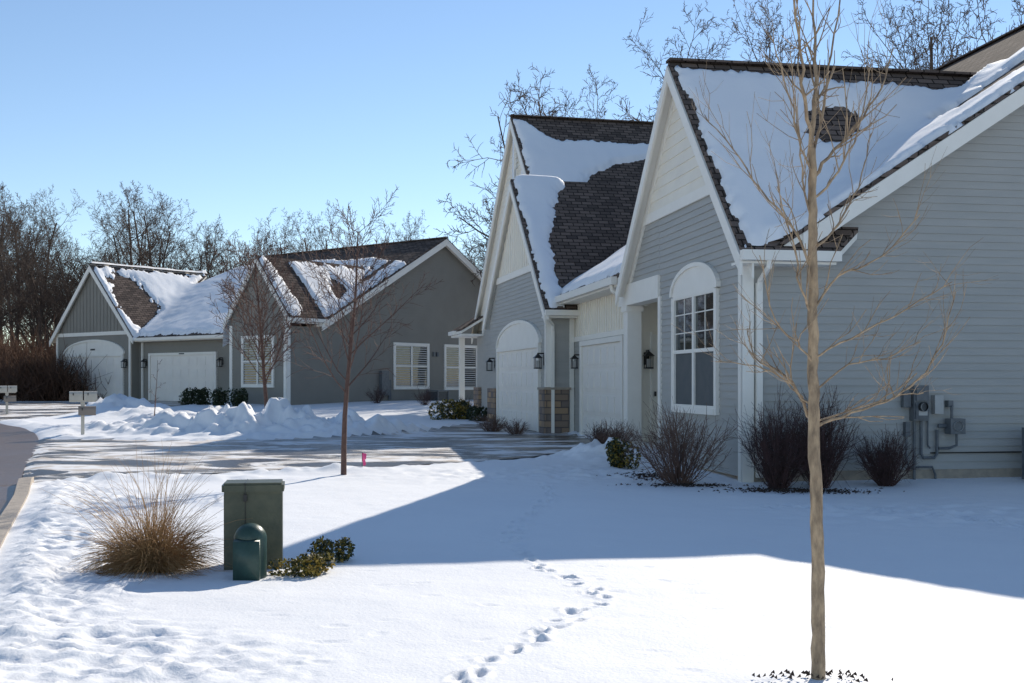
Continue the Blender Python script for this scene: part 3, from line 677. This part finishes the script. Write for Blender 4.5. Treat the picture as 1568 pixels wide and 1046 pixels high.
# ------------------------------------------------------------------ vegetation
class Tubes:
    def __init__(s): s.v = []; s.f = []
    def add(s, pts, rad, n=3):
        o = len(s.v); k = len(pts); ref = Vector((.3, .8, .5)).normalized()
        for i in range(k):
            d = (pts[min(i+1, k-1)]-pts[max(i-1, 0)])
            a = d.cross(ref)
            if a.length < 1e-6: a = Vector((1, 0, 0))
            a.normalize(); b = d.cross(a); b.normalize()
            for j in range(n):
                th = 2*math.pi*j/n; s.v.append(tuple(pts[i]+a*(rad[i]*math.cos(th))+b*(rad[i]*math.sin(th))))
        for i in range(k-1):
            for j in range(n):
                s.f.append((o+i*n+j, o+i*n+(j+1) % n, o+(i+1)*n+(j+1) % n, o+(i+1)*n+j))
    def mesh(s, name, m):
        me = bpy.data.meshes.new(name); me.from_pydata(s.v, [], s.f); me.materials.append(m)
        me.polygons.foreach_set('use_smooth', [True]*len(me.polygons)); return me
def rv(rng): return Vector((rng.gauss(0, 1), rng.gauss(0, 1), rng.gauss(0, 1)))
def grow(T, rng, p, d, L, r, lvl, P):
    n = P['seg'][lvl]; pts = [p.copy()]; dirs = [d.copy()]; rad = [r]; end = P['end'][lvl]
    for i in range(n):
        d = (d+rv(rng)*P['wob'][lvl]+Vector((0, 0, P['up'][lvl]))).normalized(); p = p+d*(L/n)
        pts.append(p.copy()); dirs.append(d.copy()); rad.append(r*(1-(1-end)*(i+1)/n))
    T.add(pts, rad, 7 if lvl == 0 else (4 if lvl == 1 else 3))
    if lvl+1 >= len(P['seg']): return
    nc = P['n'][lvl]; nc = max(1, int(nc*rng.uniform(.8, 1.2))); t0 = P['t0'][lvl]; az = rng.uniform(0, 6.28)
    for k in range(nc):
        t = t0+(1-t0)*((k+rng.uniform(.1, .9))/nc); i = min(n-1, int(t*n)); f = t*n-i
        q = pts[i].lerp(pts[i+1], f); dd = dirs[i+1]; rr = rad[i]+(rad[i+1]-rad[i])*f
        az += 2.4+rng.uniform(-.5, .5); pe = dd.cross(Vector((math.cos(az), math.sin(az), .1))).normalized()
        ang = P['ang'][lvl]*rng.uniform(.75, 1.25); nd = (dd*math.cos(ang)+pe*math.sin(ang)).normalized()
        l2 = L*P['lr'][lvl]*(1-P['lt'][lvl]*(t-t0)/(1-t0+1e-6))*rng.uniform(.75, 1.2)
        grow(T, rng, q, nd, l2, max(rr*P['rr'][lvl], P['rmin']), lvl+1, P)
BIG = dict(seg=[7, 6, 5, 4, 3], end=[.25, .25, .3, .4, .5], wob=[.07, .15, .19, .22, .22], up=[.03, .05, .04, .03, .02], n=[13, 7, 6, 5], t0=[.28, .2, .15, .1],
           ang=[.75, .8, .75, .75], lr=[.42, .52, .5, .5], lt=[.5, .5, .5, .4], rr=[.5, .55, .6, .6], rmin=.015)
OAK = dict(seg=[4, 6, 5, 4, 3], end=[.7, .25, .3, .4, .5], wob=[.07, .13, .19, .24, .24], up=[.03, .03, .03, .03, .02], n=[7, 10, 7, 6], t0=[.45, .25, .15, .1],
           ang=[.62, .7, .75, .75], lr=[1.25, .45, .48, .5], lt=[.15, .5, .5, .4], rr=[.6, .5, .6, .6], rmin=.017)
bigs = []; oaks = []
for k in range(5):
    rng = random.Random(40+k); T = Tubes(); P = dict(BIG)
    if k % 2: P['t0'] = [.35, .25, .15, .1]; P['ang'] = [.55, .7, .7, .7]
    grow(T, rng, Vector((0, 0, -.2)), Vector((rng.uniform(-.05, .05), 0, 1)), 16.5, .23, 0, P); bigs.append(T.mesh('bare_tree_mesh_%d' % k, M_bark3))
for k in range(3):
    rng = random.Random(80+k); T = Tubes(); grow(T, rng, Vector((0, 0, -.2)), Vector((rng.uniform(-.05, .05), 0, 1)), 7.6, .24, 0, OAK); oaks.append(T.mesh('oak_mesh_%d' % k, M_bark3))
def inst(name, me, loc, sc, rot, parent=None):
    o = bpy.data.objects.new(name, me); COL.objects.link(o); o.location = loc; o.scale = (sc, sc, sc) if not isinstance(sc, tuple) else sc; o.rotation_euler = (0, 0, rot)
    if parent is not None: o.parent = parent
    return o
rng = random.Random(9)
tl = empty('distant_tree_line'); allt = bigs+oaks
for k in range(92):
    y = rng.uniform(84, 125); x = rng.uniform(-.50, .02)*y-1
    if x/y < -.42: h = rng.uniform(.82, 1.0)*y/97
    elif -.37 < x/y < -.31: h = rng.uniform(.82, 1.0)*y/97
    elif -.29 < x/y < -.24: h = rng.uniform(.62, .78)*y/97
    else: h = rng.uniform(.64, .82)*y/97
    inst('bare_tree', allt[k % 8], (x, y, .5), h, rng.uniform(0, 6.28), tl)
for k in range(22):
    inst('bare_tree', bigs[k % 5], (rng.uniform(-75, -45), rng.uniform(-5, 75), .3), rng.uniform(.75, 1.0), rng.uniform(0, 6.28), tl)
wd = empty('woodland_behind_houses'); i = 0
for (x, y, s, kk) in ((4.3, 57, 1.02, 'o'), (7.4, 60, 1.02, 'o'), (1.6, 60, .74, 'o'), (.4, 57, .50, 'b'), (2.9, 63, .9, 'b'), (10.5, 58, 1.0, 'b'), (13, 62, 1.1, 'o'), (15.5, 56, 1.05, 'o'), (19.0, 52, 1.0, 'b'), (21.5, 55, 1.15, 'o'), (25, 50, 1.1, 'b'), (17.5, 66, 1.2, 'b'), (12.0, 70, 1.05, 'o'), (23.5, 62, 1.25, 'o'), (28, 58, 1.2, 'b'), (20, 45, .85, 'o'), (16, 48, .8, 'b'), (8, 68, .95, 'b'), (5, 66, .85, 'b')):
    inst('bare_tree', (oaks[i % 3] if kk == 'o' else bigs[i % 5]), (x, y, .4), s*1.04, i*1.7, wd); i += 1
T = Tubes(); rng = random.Random(4)
for k in range(420):
    p = Vector((rng.gauss(0, 1.3), rng.gauss(0, .8), 0)); d = Vector((rng.gauss(0, .3), rng.gauss(0, .3), 1)).normalized(); L = rng.uniform(.8, 2.6)
    pts = [p, p+d*L*.5, p+(d+rv(rng)*.15)*L]; T.add(pts, [.02, .014, .008], 3)
    for q in range(3):
        a = p+d*L*rng.uniform(.3, .8); T.add([a, a+(d+rv(rng)*.5)*L*.35], [.012, .006], 3)
brm = T.mesh('brush_mesh', M_brush); br = empty('undergrowth_brush')
for k in range(130):
    y = rng.uniform(66, 100); x = rng.uniform(-.50, .0)*y
    inst('brush_clump', brm, (x, y, .4), (1.5, 1.5, rng.uniform(.8, 1.5)), rng.uniform(0, 6.28), br)
for k in range(26):
    y = rng.uniform(56, 66); x = rng.uniform(-.52, -.40)*y
    inst('brush_clump', brm, (x, y, .4), (1.2, 1.2, rng.uniform(.7, 1.1)), rng.uniform(0, 6.28), br)

# yard trees
SAP = dict(seg=[8, 6, 4, 3], end=[.2, .3, .4, .6], wob=[.025, .07, .12, .15], up=[.04, .06, .05, .03], n=[24, 9, 5], t0=[.30, .15, .15], ang=[.8, .55, .6], lr=[.5, .45, .45], lt=[.6, .5, .4], rr=[.38, .5, .6], rmin=.0035)
def yard_tree(x, y, H, r, seed, t0=.3, wid=.5, nb=24, m=M_bark2, rmin=.0035, ns=(9, 5)):
    rng = random.Random(seed); T = Tubes(); P = dict(SAP); P['t0'] = [t0, .15, .15]; P['lr'] = [wid, .45, .45]; P['n'] = [nb, ns[0], ns[1]]; P['rmin'] = rmin
    grow(T, rng, Vector((0, 0, -.05)), Vector((0, 0, 1)), H, r, 0, P)
    o = link('young_bare_tree', T.mesh('young_bare_tree', m)); o.location = (x, y, gz(x, y)); return o
yard_tree(-2.62, 17.7, 3.85, .048, 3, .32, .46, 28, rmin=.0045)
yard_tree(-8.3, 38.5, 5.3, .075, 5, .2, .56, 40, rmin=.010)
yard_tree(-9.6, 30.5, 1.9, .018, 8, .25, .2, 8, rmin=.005, ns=(4, 2))
# foreground sapling with explicit limbs
T = Tubes(); rng = random.Random(21)
def limb(base, pts, r0, r1, n=6, twigs=5, tl_=.28):
    P_ = [Vector(base)]; yy = P_[0].y; dy = rng.uniform(-.5, .5)
    for (dx, z) in pts:
        yy += dy*math.hypot(dx-P_[-1].x, z-P_[-1].z); P_.append(Vector((dx, yy, z)))
    Q = []
    for i in range(len(P_)-1):
        a = P_[max(0, i-1)]; b = P_[i]; c = P_[i+1]; d = P_[min(len(P_)-1, i+2)]
        for k in range(4):
            t = k/4; Q.append(.5*((2*b)+(c-a)*t+(2*a-5*b+4*c-d)*t*t+(3*b-a-3*c+d)*t**3)+rv(rng)*.0045)
    Q.append(P_[-1]); m = len(Q)
    R = [r0+(r1-r0)*i/(m-1) for i in range(m)]
    T.add(Q, R, n)
    for k in range(twigs):
        i = int(m*(.2+.78*(k+rng.random())/twigs)); i = min(i, m-2); d = (Q[i+1]-Q[i]).normalized()
        nd = (d+rv(rng)*.42+Vector((0, 0, .25))).normalized(); L = tl_*rng.uniform(.4, 1.1)
        p = Q[i]; pts2 = [p]
        for q_ in range(4):
            nd = (nd+rv(rng)*.16+Vector((0, 0, .06))).normalized(); p = p+nd*L/4; pts2.append(p)
        rr = max(R[i]*.6, .0018); T.add(pts2, [rr, rr*.85, rr*.7, rr*.6, rr*.5], 4)
        if L > .15:
            for q_ in range(2):
                p = pts2[rng.choice([1, 2, 3])]; d2 = (nd+rv(rng)*.45).normalized(); T.add([p, p+d2*L*.25, p+(d2+Vector((0, 0, .15)))*L*.5], [rr*.6, rr*.45, rr*.35], 3)
tk = [(0, -.1), (0.0, .3), (-.008, .8), (-.022, 1.28), (-.028, 1.6), (-.026, 2.0), (-.025, 2.35), (-.033, 2.66)]
Q = [Vector((x, 0, z)) for x, z in tk]; QQ = []
for i in range(len(Q)-1):
    for k in range(6): QQ.append(Q[i].lerp(Q[i+1], k/6)+Vector((rng.gauss(0, .003), rng.gauss(0, .002), 0)))
QQ.append(Q[-1]); T.add(QQ, [.034-.017*i/(len(QQ)-1)+.0035*abs(math.sin(i*1.9)) for i in range(len(QQ))], 12)
B = [(-.033, 2.64, [(-.01, 2.85), (.01, 3.1), (.01, 3.45), (.02, 4.0)], .014, 9), (-.033, 2.66, [(-.08, 2.85), (-.13, 3.08), (-.2, 3.43), (-.22, 3.9)], .011, 7),
     (-.03, 2.5, [(.06, 2.62), (.2, 2.78), (.34, 2.98), (.42, 3.2)], .010, 7), (-.033, 2.6, [(.05, 2.85), (.10, 3.1), (.2, 3.5), (.24, 3.8)], .009, 6), (-.03, 2.55, [(-.12, 2.7), (-.2, 2.95), (-.3, 3.15)], .006, 4),
     (-.02, 1.28, [(-.07, 1.42), (-.16, 1.55), (-.27, 1.62), (-.30, 1.78)], .010, 6), (-.02, 1.28, [(.12, 1.32), (.33, 1.40), (.5, 1.50), (.62, 1.68), (.70, 1.95)], .009, 9),
     (-.02, 1.36, [(-.15, 1.5), (-.3, 1.58), (-.5, 1.6)], .006, 5), (-.025, 1.30, [(.2, 1.36), (.42, 1.42), (.6, 1.44)], .0055, 5), (-.025, 1.45, [(.15, 1.58), (.35, 1.62), (.52, 1.7)], .0055, 5), (-.025, 1.58, [(-.12, 1.70), (-.25, 1.8), (-.35, 2.1)], .006, 6),
     (-.025, 1.62, [(.15, 1.72), (.4, 1.85), (.6, 1.98)], .006, 6), (-.025, 1.82, [(-.1, 1.96), (-.18, 2.2), (-.28, 2.42)], .007, 7), (-.025, 1.86, [(.1, 2.02), (.3, 2.12), (.48, 2.32)], .0065, 7),
     (-.025, 2.05, [(-.12, 2.25), (-.3, 2.45), (-.43, 2.65), (-.58, 2.82)], .007, 8), (-.025, 2.15, [(.12, 2.3), (.25, 2.5), (.36, 2.8)], .007, 7), (-.025, 2.3, [(-.08, 2.5), (-.12, 2.75), (-.17, 3.1)], .006, 6), (-.03, 2.4, [(.1, 2.55), (.2, 2.75), (.26, 3.1)], .007, 6)]
for (x0, zz, pts, r, n) in B: limb((x0, 0, zz), pts, r, .0022, 6, n+5, .32)
o = link('young_bare_tree', T.mesh('young_bare_tree', M_bark)); o.location = (1.48, 5.5, gz(1.48, 5.5)-.02); o.scale = (.96, .96, .97)
def debris(name, x, y, w, l, n, s, m, big=.04):
    rng = random.Random(s); mb = MB([m])
    for k in range(n):
        px, py = x+rng.gauss(0, w*.5), y+rng.gauss(0, l*.5); zz = gz(px, py)+.012; a = rng.uniform(0, 3.14); q_ = rng.uniform(.01, big)
        mb.add([(px-q_*math.cos(a), py-q_*math.sin(a), zz), (px+.006, py, zz+.02), (px+q_*math.cos(a), py+q_*math.sin(a), zz+.005)], [(0, 1, 2)])
    return mb.build(name)
debris('mulch_ring', 1.48, 5.5, .3, .12, 60, 7, M_mulch, .014)

# shrubs
def twig_shrub(x, y, w, h, n, m, seed, name='bare_shrub', r=.006, sub=5):
    rng = random.Random(seed); T = Tubes()
    for k in range(n):
        a = rng.uniform(0, 6.28); s = rng.random()**.6; d = Vector((math.cos(a)*s*w*.9, math.sin(a)*s*w*.9, h*rng.uniform(.6, 1.05)*(1-.35*s*s)))
        p = Vector((math.cos(a)*s*w*.22, math.sin(a)*s*w*.22, -.03)); L = d.length; pts = [p]; c = p.copy()
        for i in range(4): c = c+d*.25+rv(rng)*L*.04; pts.append(c.copy())
        T.add(pts, [r, r*.85, r*.7, r*.55, r*.4], 4)
        for q_ in range(sub):
            i = rng.choice([1, 2, 2, 3, 3]); b = pts[i]; e = (d.normalized()+rv(rng)*.6).normalized()*L*rng.uniform(.15, .35)
            T.add([b, b+e*.5+rv(rng)*.01, b+e], [r*.5, r*.4, r*.28], 3)
            T.add([b+e*.5, b+e*.5+(e.normalized()+rv(rng)*.6)*L*.14], [r*.35, r*.25], 3)
    o = link(name, T.mesh(name, m)); o.location = (x, y, gz(x, y)); return o
twig_shrub(2.42, 16.5, .72, 1.2, 110, M_shrub, 1, r=.0062, sub=6)
twig_shrub(3.72, 15.9, .50, 1.3, 150, M_shrubd, 2, r=.0055, sub=6)
twig_shrub(4.35, 16.05, .48, 1.38, 150, M_shrubd, 12, r=.0055, sub=6)
twig_shrub(5.36, 16.3, .45, .82, 130, M_shrubd, 3, r=.0055, sub=6)
twig_shrub(2.0, 21.9, .45, .6, 90, M_shrub, 4)
twig_shrub(.1, 28.7, .35, .45, 60, M_shrub, 5); twig_shrub(-.55, 30.2, .45, .55, 80, M_shrub, 6)
twig_shrub(1.9, 24, .4, .5, 70, M_shrubd, 7)
for (x, y, s) in ((-3.6, 46.6, .5), (-5.7, 48, .5), (-1.6, 38.5, .5)): twig_shrub(x, y, s, .8, 50, M_shrubd, int(y*7))
def leaf_shrub(x, y, w, h, n, mats, seed, name='evergreen_shrub', ls=.03):
    rng = random.Random(seed); mb = MB(mats); blobs = [(rng.uniform(-.6, .6)*w, rng.uniform(-.5, .5)*w, rng.uniform(.3, .6)*h, rng.uniform(.3, .5)) for _ in range(7)]
    for k in range(n):
        bx, by, bz, br_ = rng.choice(blobs); d = rv(rng).normalized()*rng.uniform(.75, 1.05)
        c = Vector((bx+d.x*w*br_, by+d.y*w*br_, max(.01, bz+d.z*h*.5))); a = rv(rng).normalized(); b = a.cross(rv(rng)).normalized(); l = ls*rng.uniform(.6, 1.4)
        mb.add([c-a*l, c+b*l*.5, c+a*l, c-b*l*.5], [(0, 1, 2, 3)], rng.randrange(len(mats)))
    for k in range(30):
        bx, by, bz, _ = rng.choice(blobs); mb.add([(0, 0, 0), (.01, .01, 0), (bx, by, bz)], [(0, 1, 2)], 0)
    o = mb.build(name); o.location = (x, y, gz(x, y)); return o
leaf_shrub(1.85, 18.7, .32, .45, 1800, [M_ever, M_ever, M_yel], 1)
leaf_shrub(-2.0, 37.5, .8, .65, 1800, [M_ever, M_yel], 2, ls=.05); leaf_shrub(-1.1, 36.6, .5, .45, 900, [M_ever], 3, ls=.045)
for k, (x, y) in enumerate(((-11.2, 46.3), (-12.0, 46.9), (-12.8, 47.5), (-13.6, 48.2))): leaf_shrub(x, y, .45, .7, 700, [M_ever], 10+k, ls=.06)
leaf_shrub(-1.64, 9.0, .27, .15, 1300, [M_yel, M_yel, M_ever], 5, 'juniper_shrub', .018); leaf_shrub(-1.50, 9.6, .22, .19, 900, [M_ever, M_yel], 6, 'juniper_shrub', .018)
# ornamental grass
T = Tubes(); rng = random.Random(31)
for k in range(2300):
    a = rng.uniform(0, 6.28); s = rng.random()**.8; L = rng.uniform(.2, .62); p = Vector((math.cos(a)*s*.19, math.sin(a)*s*.15, 0))
    if rng.random() < .06: L = rng.uniform(.75, 1.0)
    lean = s*rng.uniform(.2, 1.3); d = Vector((math.cos(a)*lean+rng.gauss(-.06, .22), math.sin(a)*lean+rng.gauss(0, .22), 1)).normalized(); pts = [p]
    bend = rng.uniform(.2, 1.2)
    if L > .7: bend = .5; d = (d+Vector((0, 0, .6))).normalized()
    for i in range(6): d = (d+Vector((d.x*.25*bend, d.y*.25*bend, -.3*bend))+rv(rng)*.08).normalized(); p = p+d*L/6; p.z = max(p.z, .01); pts.append(p)
    T.add(pts, [.0024, .0024, .0022, .0019, .0016, .0012, .0007], 3)
o = link('ornamental_grass', T.mesh('ornamental_grass', M_grass)); o.location = (-2.88, 9.1, gz(-2.88, 9.1)); o.scale = (.92, .92, 1.08)

# ------------------------------------------------------------------ utility box + pedestal
def rbox(name, sx, sy, sz, m, loc, rot, bev, parent):
    import bmesh
    me = bpy.data.meshes.new(name); bm = bmesh.new(); bmesh.ops.create_cube(bm, size=1)
    for v in bm.verts: v.co = Vector((v.co.x*sx, v.co.y*sy, (v.co.z+.5)*sz))
    bmesh.ops.bevel(bm, geom=bm.edges[:], offset=bev, segments=2, affect='EDGES'); bm.to_mesh(me); bm.free(); me.materials.append(m)
    o = bpy.data.objects.new(name, me); COL.objects.link(o); o.location = loc; o.rotation_euler = (0, 0, rot); o.parent = parent; return o
e = empty('utility_cabinet', (-2.12, 9.35, gz(-2.08, 9.35)-.06)); R = math.radians(10); e.rotation_euler = (0, 0, R)
rbox('cabinet_body', .46, .34, .68, M_green, (0, 0, 0), 0, .008, e)
rbox('lid', .49, .38, .09, M_green, (0, -.005, .67), 0, .018, e)
rbox('lid_seam', .006, .385, .092, M_dark, (-.06, -.006, .6705), 0, .001, e); rbox('latch', .03, .03, .06, M_dark, (-.06, -.185, .61), 0, .004, e)
rbox('door_seam', .005, .01, .6, M_dark, (-.06, -.171, .05), 0, .001, e)
rbox('base_ring', .52, .40, .06, M_green, (0, 0, 0), 0, .01, e)
p = empty('telecom_pedestal', (-2.03, 8.83, gz(-2.03, 8.83)-.04)); mb = MB([M_teal, M_dark])
def dome(r, sy, z0, H, m):
    seg = 24; prof = [(r*1.0, z0), (r, z0+H-r*.95)]+[(r*math.cos(t), z0+H-r*.95+r*.95*math.sin(t)) for t in np.linspace(.12, 1.56, 9)]; o = len(mb.v)
    for (rr, z) in prof:
        for j in range(seg): mb.v.append((rr*math.cos(6.2832*j/seg), sy*rr*math.sin(6.2832*j/seg), z))
    for i in range(len(prof)-1):
        for j in range(seg): mb.f.append([o+i*seg+j, o+i*seg+(j+1) % seg, o+(i+1)*seg+(j+1) % seg, o+(i+1)*seg+j]); mb.m.append(m)
dome(.125, .95, 0, .46, 0); dome(.137, .95, 0, .10, 0)
FI = Frame(0, 0, 1, 0)
mb.hexa([V3((-.10, -.15, 0)), V3((.10, -.15, 0)), V3((.10, -.1, 0)), V3((-.10, -.1, 0)), V3((-.10, -.15, .33)), V3((.10, -.15, .33)), V3((.10, -.1, .35)), V3((-.10, -.1, .35))], 0)
ob = mb.build('pedestal_shell', None, True); ob.parent = p
f = empty('marker_flag', (-2.45, 18.6, gz(-2.45, 18.6))); mb = MB([M_pink, M_dark])
mb.box(FI, -.004, .004, -.004, .004, 0, .24, 1); mb.add([(0, 0, .24), (.07, .02, .22), (.065, -.01, .13), (0, 0, .14)], [(0, 1, 2, 3)], 0); mb.add([(0, 0, .14), (.02, 0, .02), (.06, .03, .04), (.05, 0, .13)], [(0, 1, 2, 3)], 0)
ob = mb.build('flag'); ob.parent = f
M_mbox = mat('mailbox_tan', (.30, .25, .21), None, 4, .5); M_mbox2 = mat('mailbox_cream', (.62, .57, .48), None, 4, .5)
def mailbox(x, y, rot, s=1):
    e = empty('mailbox', (x, y, gz(x, y))); e.rotation_euler = (0, 0, rot); e.scale = (s, s, s); mb = MB([M_mbox2, M_mbox, M_dark])
    box = lambda a, b, c, d, e_, f_, m: mb.hexa([V3((a, c, e_)), V3((b, c, e_)), V3((b, d, e_)), V3((a, d, e_)), V3((a, c, f_)), V3((b, c, f_)), V3((b, d, f_)), V3((a, d, f_))], m)
    box(-.04, .04, -.04, .04, -.1, .70, 0); box(-.05, .05, -.045, .045, .70, .78, 0); box(-.30, .3, -.07, .07, .782, .82, 0)
    for x0, l_, zz, m in ((-.30, .30, .94, 0), (-.10, .40, .58, 1), (.03, .30, .94, 0)):
        pts = [(-.09, 0), (-.09, .14)]+[(-.09*math.cos(t), .14+.08*math.sin(t)) for t in np.linspace(.3, 2.84, 8)]+[(.09, .14), (.09, 0)]
        mb.prism([V3((x0, a, zz-.12+b)) for a, b in pts], (l_, 0, 0), m)
        box(x0+.08, x0+.1, -.105, -.092, zz, zz+.06, 2)
    mb.build('mailbox_body').parent = e
mailbox(-10.3, 27.3, .35); mailbox(-18.2, 41.0, .5)
def ac(F, u, v, z):
    e = empty('air_conditioner', F(u, v, z)); mb = MB([M_util, M_dark])
    W_ = Wall((0, 0, 0), F.s, -F.d)
    W_.box(mb, 0, .75, 0, .75, 0, .06); W_.box(mb, .02, .73, .02, .73, .06, .1, 1)
    W_.box(mb, .04, .71, .04, .71, .1, .7, 1)
    for k in range(16): W_.box(mb, .02, .73, .02, .73, .1+k*.037, .115+k*.037)
    for a in (.0, .7):
        for b in (.0, .7): W_.box(mb, a, a+.05, b, b+.05, .06, .72)
    W_.box(mb, 0, .75, 0, .75, .72, .77); mb.build('ac_body').parent = e
ac(F1, -.4, 4.2, 0.05); ac(F3, -1.0, 7.3, .35)
for (x, y, w, l, s, n) in ((3.9, 15.5, .9, .3, 1, 700), (2.2, 17.4, .5, .6, 2, 400), (2.5, 16.1, .8, .2, 5, 300)): debris('mulch_bed', x, y, w, l, n, s, M_mulch)

# ------------------------------------------------------------------ light, sky, camera
AZ = math.radians(26); EL = math.radians(31.6)
w = bpy.data.worlds.new('World'); scene.world = w; w.use_nodes = True; nt = w.node_tree
sky = nt.nodes.new('ShaderNodeTexSky'); sky.sky_type = 'NISHITA'; sky.sun_disc = False; sky.sun_elevation = EL; sky.sun_rotation = AZ
sky.air_density = 1.0; sky.dust_density = 0.0; sky.ozone_density = 2.0; sky.altitude = 600
bg = nt.nodes['Background']; bg.inputs[1].default_value = .145; nt.links.new(sky.outputs[0], bg.inputs[0])
sl = bpy.data.lights.new('sun', 'SUN'); sl.energy = 5.0; sl.angle = math.radians(.5); sl.color = (1, .92, .80)
so_ = bpy.data.objects.new('sun', sl); COL.objects.link(so_)
to = Vector((math.sin(AZ)*math.cos(EL), math.cos(AZ)*math.cos(EL), math.sin(EL))); so_.rotation_euler = to.to_track_quat('Z', 'Y').to_euler(); so_.location = (0, 0, 60)
cam = bpy.data.cameras.new('camera'); co = bpy.data.objects.new('camera', cam); COL.objects.link(co); scene.camera = co
cam.lens = 40; cam.sensor_width = 36; cam.shift_y = .0395; cam.clip_end = 4000; cam.clip_start = .05
co.location = (0, 0, 1.5); co.rotation_euler = (math.radians(90), 0, 0)
scene.view_settings.view_transform = 'Standard'; scene.view_settings.look = 'None'; scene.view_settings.exposure = 0
